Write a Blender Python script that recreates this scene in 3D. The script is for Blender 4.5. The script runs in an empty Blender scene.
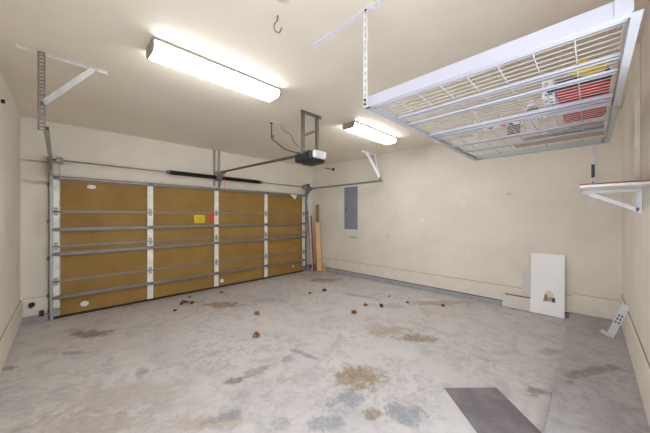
import bpy, bmesh, math, random
from mathutils import Vector, Matrix
random.seed(7)
SC = bpy.context.scene
COL = SC.collection
R2 = math.sqrt(2)
F = 266.0           # focal length in px for a 650 px wide frame
CAM_H = 1.525
CEIL = 2.94
XL, XB, YD, YR = -0.40, 5.19, 5.70, -0.286     # left wall, back wall, door wall, right wall
V = Vector

def fz(y):                                      # the floor falls towards the garage door
    return 0.0125 * (YD - y)

def on_floor(px, py):
    h = 0.03
    for _ in range(5):
        d = (CAM_H - h) * F / (py - 216.5)
        l = (px - 325) / F * d
        X, Y = (d + l) / R2, (d - l) / R2
        h = fz(Y)
    return X, Y, h

# ------------------------------------------------------------------ materials
def lin(c):
    return tuple(((v / 255) / 12.92 if v / 255 <= .04045 else ((v / 255 + .055) / 1.055) ** 2.4) for v in c)

def mat(name, col, rough=.6, metal=0.0, var=.08, scale=6, bump=0.0, bscale=60, emit=None, spec=.5):
    m = bpy.data.materials.new(name); m.use_nodes = True
    nt = m.node_tree; N = nt.nodes; L = nt.links
    b = N['Principled BSDF']
    b.inputs['Roughness'].default_value = rough
    b.inputs['Metallic'].default_value = metal
    b.inputs['Specular IOR Level'].default_value = spec
    tc = N.new('ShaderNodeTexCoord')
    n = N.new('ShaderNodeTexNoise'); n.inputs['Scale'].default_value = scale; n.inputs['Detail'].default_value = 4
    L.new(tc.outputs['Object'], n.inputs['Vector'])
    r = N.new('ShaderNodeValToRGB')
    c = lin(col)
    r.color_ramp.elements[0].position = .3; r.color_ramp.elements[1].position = .7
    r.color_ramp.elements[0].color = (*[x * (1 - var) for x in c], 1)
    r.color_ramp.elements[1].color = (*[min(1, x * (1 + var)) for x in c], 1)
    L.new(n.outputs['Fac'], r.inputs['Fac']); L.new(r.outputs['Color'], b.inputs['Base Color'])
    if bump:
        n2 = N.new('ShaderNodeTexNoise'); n2.inputs['Scale'].default_value = bscale; n2.inputs['Detail'].default_value = 3
        L.new(tc.outputs['Object'], n2.inputs['Vector'])
        bp = N.new('ShaderNodeBump'); bp.inputs['Strength'].default_value = bump; bp.inputs['Distance'].default_value = .01
        L.new(n2.outputs['Fac'], bp.inputs['Height']); L.new(bp.outputs['Normal'], b.inputs['Normal'])
    if emit:
        b.inputs['Emission Color'].default_value = (*emit[0], 1)
        b.inputs['Emission Strength'].default_value = emit[1]
    return m

def mixc(nt, fac, a, b, blend='MIX'):
    n = nt.nodes.new('ShaderNodeMix'); n.data_type = 'RGBA'; n.blend_type = blend
    for s, v in ((n.inputs[0], fac), (n.inputs[6], a), (n.inputs[7], b)):
        if hasattr(v, 'is_output'): nt.links.new(v, s)
        elif isinstance(v, (int, float)): s.default_value = v
        else: s.default_value = (*v, 1)
    return n.outputs[2]

def math_n(nt, op, a, b=0.0, clamp=False):
    n = nt.nodes.new('ShaderNodeMath'); n.operation = op; n.use_clamp = clamp
    for s, v in ((n.inputs[0], a), (n.inputs[1], b)):
        if hasattr(v, 'is_output'): nt.links.new(v, s)
        else: s.default_value = v
    return n.outputs[0]

def noise(nt, vec, scale, detail=5, rough=.55, dist=0.0):
    n = nt.nodes.new('ShaderNodeTexNoise')
    n.inputs['Scale'].default_value = scale; n.inputs['Detail'].default_value = detail
    n.inputs['Roughness'].default_value = rough; n.inputs['Distortion'].default_value = dist
    nt.links.new(vec, n.inputs['Vector']); return n.outputs['Fac']

def ramp(nt, fac, p0, p1):
    n = nt.nodes.new('ShaderNodeMapRange'); n.interpolation_type = 'SMOOTHSTEP'
    nt.links.new(fac, n.inputs[0]); n.inputs[1].default_value = p0; n.inputs[2].default_value = p1
    return n.outputs[0]

def blob(nt, vec, wob, cx, cy, rx, ry, ang, soft=.5, plane='xy', amp=2.2):
    """Mask of one irregular stain, an ellipse in wall or floor metres with a ragged rim."""
    mp = nt.nodes.new('ShaderNodeMapping'); mp.vector_type = 'TEXTURE'
    nt.links.new(vec, mp.inputs['Vector'])
    if plane == 'xy':
        mp.inputs['Location'].default_value = (cx, cy, 0); mp.inputs['Rotation'].default_value = (0, 0, ang)
        mp.inputs['Scale'].default_value = (rx, ry, 1e4)
    elif plane == 'xz':
        mp.inputs['Location'].default_value = (cx, 0, cy); mp.inputs['Scale'].default_value = (rx, 1e4, ry)
    else:
        mp.inputs['Location'].default_value = (0, cx, cy); mp.inputs['Rotation'].default_value = (ang, 0, 0)
        mp.inputs['Scale'].default_value = (1e4, rx, ry)
    ln = nt.nodes.new('ShaderNodeVectorMath'); ln.operation = 'LENGTH'
    nt.links.new(mp.outputs[0], ln.inputs[0])
    w = math_n(nt, 'MULTIPLY', math_n(nt, 'SUBTRACT', wob, .5), amp)
    d = math_n(nt, 'ADD', ln.outputs['Value'], w)
    mr = nt.nodes.new('ShaderNodeMapRange'); mr.interpolation_type = 'SMOOTHSTEP'
    nt.links.new(d, mr.inputs[0]); mr.inputs[1].default_value = 1.0 + soft * .5; mr.inputs[2].default_value = 1.0 - soft
    return mr.outputs[0]

def concrete(name, base, stains, dark_amt=.5):
    m = bpy.data.materials.new(name); m.use_nodes = True
    nt = m.node_tree; N = nt.nodes; L = nt.links; b = N['Principled BSDF']
    vec = N.new('ShaderNodeTexCoord').outputs['Object']
    c = lin(base)
    big = noise(nt, vec, .9, 4)
    mid = noise(nt, vec, 4.5, 8, .62, .6)
    fine = noise(nt, vec, 38, 6, .7)
    wob = noise(nt, vec, 9, 8, .72, .5)
    scratch = noise(nt, vec, 16, 9, .75, 1.2)
    a = mixc(nt, ramp(nt, big, .35, .65), tuple(x * .93 for x in c), tuple(min(1, x * 1.07) for x in c))
    a = mixc(nt, math_n(nt, 'MULTIPLY', ramp(nt, mid, .38, .62), .42), a, (c[0] * 1.22, c[1] * 1.2, c[2] * 1.17))
    a = mixc(nt, math_n(nt, 'MULTIPLY', ramp(nt, mid, .47, .33), .5), a, (c[0] * .72, c[1] * .71, c[2] * .72))
    a = mixc(nt, math_n(nt, 'MULTIPLY', ramp(nt, fine, .40, .27), .3), a, (c[0] * .6, c[1] * .6, c[2] * .6))
    f2 = noise(nt, vec, 13, 10, .74, .8); reg = noise(nt, vec, 1.1, 4, .6, .4)
    a = mixc(nt, math_n(nt, 'MULTIPLY', math_n(nt, 'MULTIPLY', ramp(nt, f2, .50, .56), ramp(nt, reg, .38, .55)), .55), a, (c[0] * .70, c[1] * .69, c[2] * .70))
    a = mixc(nt, math_n(nt, 'MULTIPLY', ramp(nt, f2, .43, .36), .45), a, (c[0] * 1.2, c[1] * 1.2, c[2] * 1.2))
    # short worn specks where the old sealer has flaked off
    sp = math_n(nt, 'MULTIPLY', ramp(nt, scratch, .62, .68), ramp(nt, noise(nt, vec, 1.6, 3), .42, .54))
    a = mixc(nt, math_n(nt, 'MULTIPLY', sp, .85), a, (c[0] * .55, c[1] * .56, c[2] * .6))
    for (X, Y, rx, ry, ang, col, amt) in stains:
        mk = blob(nt, vec, wob, X, Y, rx * 1.1, ry * 1.1, ang, .45, 'xy', 4.2)
        g = ramp(nt, scratch, .36, .56)
        mk = math_n(nt, 'MULTIPLY', math_n(nt, 'MULTIPLY', mk, math_n(nt, 'ADD', math_n(nt, 'MULTIPLY', g, .45), .55)), amt)
        a = mixc(nt, mk, a, lin(col))
    L.new(a, b.inputs['Base Color'])
    rr = N.new('ShaderNodeMapRange'); L.new(mid, rr.inputs[0]); rr.inputs[3].default_value = .42; rr.inputs[4].default_value = .72
    L.new(rr.outputs[0], b.inputs['Roughness'])
    b.inputs['Specular IOR Level'].default_value = .42
    bp = N.new('ShaderNodeBump'); bp.inputs['Strength'].default_value = .12; bp.inputs['Distance'].default_value = .01
    L.new(fine, bp.inputs['Height']); L.new(bp.outputs['Normal'], b.inputs['Normal'])
    return m

def plaster(name, base, patches=(), plane='yz', wear=.05):
    m = bpy.data.materials.new(name); m.use_nodes = True
    nt = m.node_tree; N = nt.nodes; L = nt.links; b = N['Principled BSDF']
    vec = N.new('ShaderNodeTexCoord').outputs['Object']
    c = lin(base)
    a = mixc(nt, ramp(nt, noise(nt, vec, 1.3, 5), .3, .7), tuple(x * (1 - wear) for x in c), tuple(min(1, x * (1 + wear)) for x in c))
    wob = noise(nt, vec, 7, 5)
    for (u, w, ru, rw, col, amt) in patches:
        mk = blob(nt, vec, wob, u, w, ru, rw, 0, .6, plane, 1.2)
        a = mixc(nt, math_n(nt, 'MULTIPLY', mk, amt), a, lin(col))
    L.new(a, b.inputs['Base Color'])
    b.inputs['Roughness'].default_value = .62; b.inputs['Specular IOR Level'].default_value = .3
    bp = N.new('ShaderNodeBump'); bp.inputs['Strength'].default_value = .18; bp.inputs['Distance'].default_value = .008
    L.new(noise(nt, vec, 55, 4), bp.inputs['Height']); L.new(bp.outputs['Normal'], b.inputs['Normal'])
    return m

BR, GR, DK = (128, 104, 74), (132, 137, 147), (102, 92, 86)
def st(px, py, rx, ry, ang, col, amt):
    X, Y, _ = on_floor(px, py); return (X, Y, rx, ry, math.radians(ang), col, amt)
# angles: -45 runs left-right in the photograph
stains = [
    st(90, 334, .23, .11, -45, BR, .85), st(76, 330, .16, .09, -45, GR, .5), st(222, 305, .30, .15, -45, BR, .8),
    st(325, 280, .34, .22, -45, BR, .7), st(386, 331, .28, .14, -45, (160, 140, 108), .6),
    st(415, 338, .22, .10, -60, BR, .75), st(439, 303, .42, .12, -45, (150, 132, 104), .7),
    st(358, 378, .20, .17, -45, (146, 122, 86), .85), st(348, 400, .15, .10, -30, GR, .75),
    st(404, 414, .17, .10, -45, GR, .8), st(372, 413, .07, .06, -45, BR, .7), st(327, 424, .12, .06, -45, GR, .7),
    st(236, 380, .07, .055, 0, DK, .7), st(256, 371, .16, .05, -5, BR, .55), st(288, 359, .09, .07, 0, GR, .6),
    st(304, 354, .22, .035, -80, GR, .75), st(225, 417, .12, .05, -20, GR, .8), st(282, 424, .08, .05, -20, GR, .6),
    st(356, 295, .40, .06, -80, GR, .6), st(392, 306, .2, .12, -45, GR, .45), st(270, 300, .3, .12, -45, GR, .4),
    st(72, 353, .13, .04, -45, GR, .7), st(142, 371, .06, .06, -45, DK, .5), st(540, 392, .12, .06, -45, DK, .65),
    st(552, 351, .14, .07, -45, (150, 138, 126), .6), st(424, 311, .05, .2, -45, (150, 140, 120), .4),
    st(10, 368, .07, .04, -45, DK, .6), st(205, 424, .25, .06, -45, (170, 152, 122), .5),
    st(130, 395, .5, .2, -45, (172, 164, 152), .5), st(90, 424, .4, .12, -45, (160, 146, 126), .45),
    st(196, 302, .16, .07, -45, DK, .35), st(310, 275, .8, .1, -45, (150, 146, 146), .5),
    st(440, 290, .10, 1.6, -8, (150, 148, 152), .55), st(200, 292, 1.6, .12, 0, (150, 146, 142), .55),
]
slab_st = [(3.35, -.02, .32, .05, math.radians(-30), (120, 106, 92), .7), (2.0, .06, .16, .04, math.radians(-40), DK, .6),
           (3.0, .12, .05, .03, 0, DK, .5), (4.7, -.05, .35, .10, 0, (140, 130, 118), .5), (2.5, -.1, .4, .1, 0, (150, 146, 150), .5)]

M = {}
M['floor'] = concrete('floor concrete', (194, 191, 191), stains)
M['slab'] = concrete('raised slab concrete', (168, 165, 168), slab_st)
M['stem'] = mat('footing concrete', (164, 164, 170), .8, var=.12, bump=.2)
WALLC = (229, 224, 213)
LT = (240, 234, 222)
def patch(px, py, r, col=LT, amt=.55, rw=None):
    # touch-up paint on the back wall
    rr = (px - 325) / F; d = XB * R2 / (1 + rr); Y = d * (1 - rr) / R2; z = CAM_H - (py - 216.5) * d / F
    return (Y, z, r, rw or r, col, amt)
pb = [patch(388, 232, .07), patch(380, 248, .05), patch(408, 237, .05), patch(422, 220, .05), patch(463, 203, .06),
      patch(469, 255, .05, rw=.1), patch(488, 202, .12, rw=.04), patch(340, 205, .05), patch(371, 206, .03, (190, 170, 140), .4),
      patch(397, 216, .03, (190, 170, 140), .4), patch(509, 194, .05, (180, 168, 150), .4, .02), patch(353, 237.5, .16, (150, 140, 128), .6, .025),
      patch(440, 250, .3, LT, .3, .1), patch(396, 262, .3, LT, .3, .08), patch(357, 200, .03)]
M['wallb'] = plaster('cream wall paint', WALLC, pb)
M['wall'] = plaster('cream wall paint plain', WALLC)
M['walld'] = plaster('stained cream wall paint', WALLC, [(-.22, 2.33, .16, .018, (130, 108, 82), .6), (-.18, 2.02, .16, .03, (160, 136, 108), .6), (-.33, 2.04, .05, .03, (180, 160, 130), .5), (-.2, 1.5, .1, .3, (208, 196, 176), .5)], 'xz')
M['wallr'] = plaster('pale wall paint', (228, 221, 213), [(3.2, 1.5, .3, .08, (244, 242, 238), .0)])
M['ceil'] = plaster('ceiling paint', (234, 226, 211), [(1.02, 1.42, .05, .04, (120, 112, 100), .35)], 'xy', .03)
M['trim'] = mat('baseboard paint', (228, 222, 210), .45, var=.05, bump=.08, bscale=25)
M['groove'] = mat('baseboard gap', (158, 144, 122), .9)
M['gap'] = mat('dark gap', (84, 78, 76), .9)  # shade below the baseboard, put in as plain dark colour
M['rackw'] = mat('daylight-tinted white enamel', (200, 202, 216), .38, 0, .04, 4)  # cool daylight tint painted into the white rack enamel
M['wiregr'] = mat('deck wire enamel', (206, 204, 200), .45, 0, .04, 4)
M['galv'] = mat('galvanised steel', (168, 168, 166), .42, .45, .15, 14)
M['galvd'] = mat('dull dark steel', (122, 118, 114), .5, .35, .2, 10)
M['strut'] = mat('grey door strut', (150, 146, 144), .45, .4, .15, 5)
M['white'] = mat('white powder coat', (232, 233, 240), .35, 0, .04, 4)
M['whitem'] = mat('off-white painted steel', (233, 233, 230), .4, .1, .06, 6)
M['beam'] = mat('rack beam enamel', (188, 193, 196), .4, .1, .05, 3)
M['paper'] = mat('brown foil-back insulation', (152, 118, 54), .62, 0, .15, 2.2, .25, 14)
M['stile'] = mat('white door stile', (240, 238, 230), .45, .1, .12, 9)
M['seal'] = mat('black rubber', (38, 32, 30), .8, 0, .3, 20, .3, 40)
M['black'] = mat('black plastic', (34, 36, 44), .4, 0, .1)
M['spring'] = mat('oiled spring steel', (42, 36, 34), .45, .5, .2, 30)
M['wire'] = mat('black cable', (46, 42, 40), .5)
M['lens'] = mat('frosted white lens', (236, 238, 242), .25, 0, .03)
M['tube'] = mat('lit diffuser', (250, 250, 250), .4, emit=((1, 1, 1), 17.5))
M['capg'] = mat('grey enamel end cap', (150, 142, 134), .5, .1)
M['panel'] = mat('grey enamel', (146, 155, 168), .45, .2, .05, 3)
M['paneld'] = mat('dark grey enamel', (70, 76, 84), .5)  # plain dark grey for latch, screws, bolts and small marks
M['pine'] = mat('pine board', (224, 186, 128), .6, 0, .14, 5)
M['oldwood'] = mat('weathered board', (150, 118, 84), .75, 0, .25, 7)
M['edge'] = mat('raw board edge', (150, 92, 58), .7, 0, .15, 20)
M['board'] = mat('white laminate board', (247, 247, 249), .35, 0, .03, 3)
M['boardg'] = mat('pale grey panel', (216, 214, 212), .5, 0, .04, 3)
M['red'] = mat('red cloth', (178, 8, 20), .6, 0, .15, 10)
M['redpole'] = mat('red painted pole', (186, 54, 40), .5)
M['yellow'] = mat('yellow plastic', (214, 186, 50), .4)
M['ylabel'] = mat('yellow label', (236, 206, 20), .6)
M['rlabel'] = mat('orange red label', (224, 72, 36), .6)
M['green'] = mat('green print', (60, 130, 60), .5)
M['blue'] = mat('blue print', (50, 60, 140), .5)
M['wlabel'] = mat('white label', (236, 230, 232), .5)
M['print'] = mat('grey print', (150, 152, 160), .6)
M['cream'] = mat('cream plastic', (222, 216, 204), .4)
M['mat'] = None
M['leaf'] = mat('dry brown leaf', (150, 92, 42), .8, 0, .35, 30, .4, 60)
M['leafd'] = mat('dark dry leaf', (106, 68, 44), .85, 0, .35, 30, .4, 60)
M['tan'] = mat('tan wood', (186, 150, 108), .65, 0, .15, 8)
M['picb'] = mat('brown print', (170, 128, 92), .6)

def mat_rubber():
    m = bpy.data.materials.new('grey ribbed mat'); m.use_nodes = True
    nt = m.node_tree; b = nt.nodes['Principled BSDF']
    vec = nt.nodes.new('ShaderNodeTexCoord').outputs['Object']
    ck = nt.nodes.new('ShaderNodeTexChecker'); ck.inputs['Scale'].default_value = 105
    nt.links.new(vec, ck.inputs['Vector'])
    a = mixc(nt, ck.outputs['Fac'], lin((98, 92, 97)), lin((124, 118, 123)))
    a = mixc(nt, math_n(nt, 'MULTIPLY', ramp(nt, noise(nt, vec, 5, 5), .4, .65), .4), a, lin((150, 144, 146)))
    nt.links.new(a, b.inputs['Base Color']); b.inputs['Roughness'].default_value = .85
    return m
M['mat'] = mat_rubber()

# ------------------------------------------------------------------ mesh helpers
class MB:
    def __init__(s): s.bm = bmesh.new()
    def box(s, a, b):
        x0, y0, z0 = a; x1, y1, z1 = b
        vs = [s.bm.verts.new(p) for p in ((x0,y0,z0),(x1,y0,z0),(x1,y1,z0),(x0,y1,z0),(x0,y0,z1),(x1,y0,z1),(x1,y1,z1),(x0,y1,z1))]
        for f in ((0,3,2,1),(4,5,6,7),(0,1,5,4),(1,2,6,5),(2,3,7,6),(3,0,4,7)): s.bm.faces.new([vs[i] for i in f])
        return s
    def bar(s, p, q, u, w, t):
        """rectangular bar from p to q: width w along u, thickness t across"""
        p, q, u = V(p), V(q), V(u); d = (q - p).normalized()
        u = (u - d * u.dot(d)).normalized(); n = d.cross(u)
        vs = [s.bm.verts.new(c + u * a * w / 2 + n * b * t / 2) for c in (p, q) for a, b in ((-1,-1),(1,-1),(1,1),(-1,1))]
        for f in ((3,2,1,0),(4,5,6,7),(0,1,5,4),(1,2,6,5),(2,3,7,6),(3,0,4,7)): s.bm.faces.new([vs[i] for i in f])
        return s
    def cyl(s, p, q, r, r2=None, n=12):
        p, q = V(p), V(q); d = (q - p).normalized()
        u = d.orthogonal().normalized(); w = d.cross(u); r2 = r if r2 is None else r2
        a = [s.bm.verts.new(p + (u * math.cos(k * 2 * math.pi / n) + w * math.sin(k * 2 * math.pi / n)) * r) for k in range(n)]
        b = [s.bm.verts.new(q + (u * math.cos(k * 2 * math.pi / n) + w * math.sin(k * 2 * math.pi / n)) * r2) for k in range(n)]
        for k in range(n): s.bm.faces.new((a[k], a[(k+1) % n], b[(k+1) % n], b[k]))
        s.bm.faces.new(a[::-1]); s.bm.faces.new(b); return s
    def tube(s, pts, r, n=8):
        pts = [V(p) for p in pts]; rings = []
        u = (pts[1] - pts[0]).orthogonal().normalized()
        for i, p in enumerate(pts):
            d = (pts[min(i+1, len(pts)-1)] - pts[max(i-1, 0)]).normalized()
            u = (u - d * u.dot(d)).normalized(); w = d.cross(u)
            rings.append([s.bm.verts.new(p + (u * math.cos(k*2*math.pi/n) + w * math.sin(k*2*math.pi/n)) * r) for k in range(n)])
        for a, b in zip(rings, rings[1:]):
            for k in range(n): s.bm.faces.new((a[k], a[(k+1) % n], b[(k+1) % n], b[k]))
        s.bm.faces.new(rings[0][::-1]); s.bm.faces.new(rings[-1]); return s
    def ladder(s, p, q, u, w, t, pitch, hole=.6, rail=.3):
        """flat steel strip with a row of punched slots"""
        p, q, u = V(p), V(q), V(u); d = q - p; Ln = d.length; d.normalize()
        u = (u - d * u.dot(d)).normalized(); rw = w * rail
        for sg in (-1, 1):
            o = u * sg * (w - rw) / 2; s.bar(p + o, q + o, u, rw, t)
        k = max(1, int(round(Ln / pitch))); pt = Ln / k
        for i in range(k + 1):
            c = p + d * (i * pt); h = pt * (1 - hole) / 2
            a = c - d * (h if i else 0); b = c + d * (h if i < k else 0)
            s.bar(a, b, u, w - 2 * rw, t)
        return s
    def prism(s, poly, n0, n1, axis):
        """extrude a 2D outline between n0 and n1 along axis 'x','y','z'"""
        def P(a, b, c): return {'x': (c, a, b), 'y': (a, c, b), 'z': (a, b, c)}[axis]
        A = [s.bm.verts.new(P(a, b, n0)) for a, b in poly]; B = [s.bm.verts.new(P(a, b, n1)) for a, b in poly]
        k = len(poly)
        for i in range(k): s.bm.faces.new((A[i], A[(i+1) % k], B[(i+1) % k], B[i]))
        s.bm.faces.new(A[::-1]); s.bm.faces.new(B); return s
    def ball(s, c, r, seg=14, sc=(1,1,1)):
        m = Matrix.Translation(c) @ Matrix.Diagonal((*sc, 1))
        bmesh.ops.create_uvsphere(s.bm, u_segments=seg, v_segments=seg // 2 + 1, radius=r, matrix=m); return s
    def xform(s, m): bmesh.ops.transform(s.bm, matrix=m, verts=s.bm.verts); return s
    def build(s, name, m, parent=None, at=None, bevel=0, smooth=False):
        bmesh.ops.recalc_face_normals(s.bm, faces=s.bm.faces)
        base = V(parent['_o']) if parent and '_o' in parent else V(at or (0, 0, 0))
        bmesh.ops.translate(s.bm, verts=s.bm.verts, vec=-base)
        me = bpy.data.meshes.new(name); s.bm.to_mesh(me); s.bm.free()
        me.materials.append(m)
        o = bpy.data.objects.new(name, me); COL.objects.link(o)
        if smooth:
            for p in me.polygons: p.use_smooth = True
        if bevel:
            bv = o.modifiers.new('bevel', 'BEVEL'); bv.width = bevel; bv.segments = 2; bv.limit_method = 'ANGLE'
        o['_o'] = tuple(base)
        if parent: o.parent = parent
        else: o.location = base
        return o

def thing(name, label, cat, loc, group=None, kind=None):
    o = bpy.data.objects.new(name, None); COL.objects.link(o)
    o.location = loc; o.empty_display_size = .1; o['_o'] = tuple(loc)
    if label: o['label'] = label
    if cat: o['category'] = cat
    if group: o['group'] = group
    if kind: o['kind'] = kind
    return o
def tag(o, label, cat, group=None):
    o['label'] = label; o['category'] = cat
    if group: o['group'] = group
    return o
def struct(o): o['kind'] = 'structure'; return o

# ------------------------------------------------------------------ room shell
XLn = -0.43     # the left wall splays a little towards the camera
bm = MB(); v = [(-.6, -.5, fz(-.5)), (XB + .2, -.5, fz(-.5)), (XB + .2, YD + .2, fz(YD + .2)), (-.6, YD + .2, fz(YD + .2))]
bot = [bm.bm.verts.new((a, b, -.15)) for a, b, c in v]; top = [bm.bm.verts.new(p) for p in v]
for i in range(4): bm.bm.faces.new((bot[i], bot[(i+1) % 4], top[(i+1) % 4], top[i]))
bm.bm.faces.new(top); bm.bm.faces.new(bot[::-1])
struct(bm.build('floor', M['floor']))
struct(MB().box((-.6, -.5, CEIL), (XB + .2, YD + .2, CEIL + .12)).build('ceiling', M['ceil']))
struct(MB().box((XB, YR - .12, -.1), (XB + .12, YD + .12, CEIL)).build('wall_back', M['wallb']))
# unseen open doorway, added behind the camera to let daylight in
OY0, OY1, OZ = -.05, 1.25, 2.30
w = MB().prism([(XLn - .12, OY1), (XLn, OY1), (-.385, YD), (-.385, YD + .1), (XLn - .12, YD + .1)], -.1, CEIL, 'z')
w.box((XLn - .12, YR - .12, -.1), (XLn, OY0, CEIL)); w.box((XLn - .12, OY0, OZ), (XLn, OY1, CEIL))
struct(w.build('wall_left', M['wall']))
w = MB().box((XLn, YR - .12, -.1), (.45, YR, CEIL)); w.box((2.0, YR - .12, -.1), (XB, YR, CEIL))
w.box((.45, YR - .12, -.1), (2.0, YR, .155)); w.box((.45, YR - .12, 2.25), (2.0, YR, CEIL))
struct(w.build('wall_right', M['wallr']))      # with a second unseen doorway, added for daylight, above the raised slab
# door wall with the opening
DX0, DX1, DZ = -.07, 4.83, 2.16
w = MB().box((XLn - .0, YD, -.1), (DX0, YD + .15, CEIL)); w.box((DX1, YD, -.1), (XB, YD + .15, CEIL)); w.box((DX0, YD, DZ), (DX1, YD + .15, CEIL))
struct(w.build('wall_door_side', M['walld']))

# raised slab along the right wall
s = MB().box((XLn + .001, YR, .0), (XB, .215, .155)).build('trim_1', M['slab'], bevel=.012); struct(s)
# concrete footing strips
o = MB().box((XB - .028, .215, -.05), (XB, YD, .132)).build('trim_2', M['stem']); struct(o)
MB().box((XB - .020, .22, .132), (XB - .001, YD, .145)).build('painted_shade_line', M['gap'], o)  # dark strip painting the shadow line between baseboard and footing
struct(MB().box((-.385, YD - .05, -.05), (DX0 - .02, YD, .10)).build('trim_3', M['stem']))
struct(MB().box((DX1 + .03, YD - .05, -.05), (XB - .035, YD, .10)).build('trim_4', M['stem']))
# baseboards: a board with a dark gap line above it
def base(name, a, b, a2, b2):
    o = MB().box(a, b).build(name, M['trim'], bevel=.004); struct(o)
    g = MB().box(a2, b2).build('gap_line', M['groove'], o)
    return o
base('baseboard_back', (XB - .018, .2, .145), (XB, YD, .385), (XB - .006, .2, .385), (XB, YD, .391))
base('baseboard_back_upper', (XB - .018, YR, .16), (XB, .2, .42), (XB - .006, YR, .42), (XB, .2, .426))
base('baseboard_right', (2.05, YR, .16), (XB - .018, YR + .018, .50), (2.05, YR, .50), (XB - .018, YR + .006, .508))
o = MB().prism([(XLn, OY1 + .02), (XLn + .018, OY1 + .02), (-.385 + .018, YD), (-.385, YD)], .06, .34, 'z').build('baseboard_left', M['trim'], bevel=.004); struct(o)
MB().prism([(XLn, OY1 + .02), (XLn + .007, OY1 + .02), (-.385 + .007, YD), (-.385, YD)], .34, .346, 'z').build('gap_line', M['groove'], o)
base('baseboard_door_side', (-.365, YD - .03, .10), (DX0 - .05, YD, .345), (-.365, YD - .008, .345), (DX0 - .05, YD, .35))
base('baseboard_door_corner', (DX1 + .06, YD - .02, .10), (XB - .018, YD, .34), (DX1 + .06, YD - .008, .34), (XB - .018, YD, .345))
# boxed upright on the right wall, above the shelf
struct(MB().box((3.33, YR, 1.80), (3.78, YR + .035, CEIL)).build('trim_5', M['trim'], bevel=.006))

# ------------------------------------------------------------------ garage door
door = thing('door_1', 'wide sectional garage door with brown insulation between white stiles', 'garage door', (2.38, 5.66, 0), kind='structure')
Y0 = 5.655
xs = [-.035, 1.167, 2.369, 3.585, 4.795]
seams = [.035, .556, 1.078, 1.60, 2.125]
for k in range(4):
    z0, z1 = seams[k], seams[k+1]
    p = MB()
    nx = 60; nz = 5
    g = [[p.bm.verts.new((-.05 + (4.86) * i / nx, Y0 - random.uniform(0, .008), z0 + .0005 + (z1 - z0 - .001) * j / nz)) for j in range(nz + 1)] for i in range(nx + 1)]
    for i in range(nx):
        for j in range(nz): p.bm.faces.new((g[i][j], g[i+1][j], g[i+1][j+1], g[i][j+1]))
    ext = bmesh.ops.extrude_face_region(p.bm, geom=p.bm.faces[:])
    for vv in ext['geom']:
        if isinstance(vv, bmesh.types.BMVert): vv.co.y = Y0 + .035
    pn = p.build('door_section', M['paper'], door)
    for i, x in enumerate(xs):
        hw = .045 if 0 < i < 4 else .05
        q = MB().box((x - hw, Y0 - .022, z0 + .003), (x + hw, Y0 - .006, z1 - .003))
        q.box((x - hw, Y0 - .024, z0 + .003), (x - hw + .008, Y0 + .004, z1 - .003)); q.box((x + hw - .008, Y0 - .024, z0 + .003), (x + hw, Y0 + .004, z1 - .003))
        q.build('stile', M['stile'], pn)
for z in seams[1:4]:
    r = MB()
    r.box((-.05, Y0 - .021, z + .004), (4.81, Y0 - .002, z + .016)); r.box((-.05, Y0 - .024, z - .016), (4.81, Y0 - .002, z - .004))
    r.build('seam_rail', M['strut'], door)
    for x in xs:
        h = MB().box((x - .022, Y0 - .031, z - .06), (x + .022, Y0 - .0225, z + .06)); h.cyl((x - .035, Y0 - .034, z), (x + .035, Y0 - .034, z), .010)
        for dz in (-.045, .045): h.cyl((x, Y0 - .036, z + dz), (x, Y0 - .022, z + dz), .007, n=8)
        h.build('hinge', M['galv'], door)
for z in (.318, .965, 1.33, 2.10):
    u = MB()
    yb = Y0 - .026
    u.box((-.05, yb - .046, z - .016), (4.81, yb - .042, z + .016))      # web towards the room
    u.box((-.05, yb - .046, z + .012), (4.81, yb, z + .016)); u.box((-.05, yb - .046, z - .016), (4.81, yb, z - .012))
    u.box((-.05, yb - .003, z + .016), (4.81, yb, z + .028)); u.box((-.05, yb - .003, z - .028), (4.81, yb, z - .016))
    so = u.build('strut', M['strut'], door)
    for x in xs: MB().box((x - .04, yb - .049, z - .018), (x + .04, yb - .0462, z + .018)).build('strut_clip', M['galvd'], so)
MB().box((-.05, Y0 - .012, -.002), (4.81, Y0 + .03, .0352)).build('bottom_seal', M['seal'], door)
for x in (xs[0], xs[-1]):
    MB().box((x - .05, Y0 - .034, .04), (x + .05, Y0 - .025, .16)).build('bottom_bracket', M['galv'], door)
def oval(x, z, rx, rz, name='sticker', m=None):
    q = MB(); n = 20
    q.prism([(x + rx * math.cos(k * 2 * math.pi / n), z + rz * math.sin(k * 2 * math.pi / n)) for k in range(n)], Y0 - .0135, Y0 - .0115, 'y')
    q.build(name, m or M['wlabel'], door)
def dpos(px, py, yy=Y0):
    r = (px - 325) / F; d = yy * R2 / (1 - r); return d * (1 + r) / R2, CAM_H - (py - 216.5) * d / F
for px, py, rx, rz in ((91.5, 187, .055, .032), (84.5, 303.5, .05, .042), (293, 266, .035, .03)):
    x, z = dpos(px, py); oval(x, z, rx, rz)
x, z = dpos(219, 281); MB().cyl((x + .055, Y0 - .03, z), (x + .055, Y0 - .012, z), .04, n=16).build('round_bracket', M['wlabel'], door)
x0, z1 = dpos(194, 215); x1, z0 = dpos(204.5, 223)
q = MB().box((x0, Y0 - .0135, z0), (x1, Y0 - .0115, z1)).build('warning_label', M['ylabel'], door)
pr = MB()
for i in range(4):
    zz = z1 - .035 - i * (z1 - z0 - .05) / 3.6; pr.box((x0 + .03, Y0 - .0150, zz - .007), (x1 - .03 - .04 * (i % 2), Y0 - .0134, zz))
pr.build('label_print', M['oldwood'], q)
x0, z1 = dpos(209, 214.5); x1, z0 = dpos(213.6, 222)
MB().box((x0, Y0 - .0135, z0), (x1, Y0 - .0115, z1)).build('warning_label', M['rlabel'], door)['label'] = 'orange red warning label'
x, z = dpos(292, 197)
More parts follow.
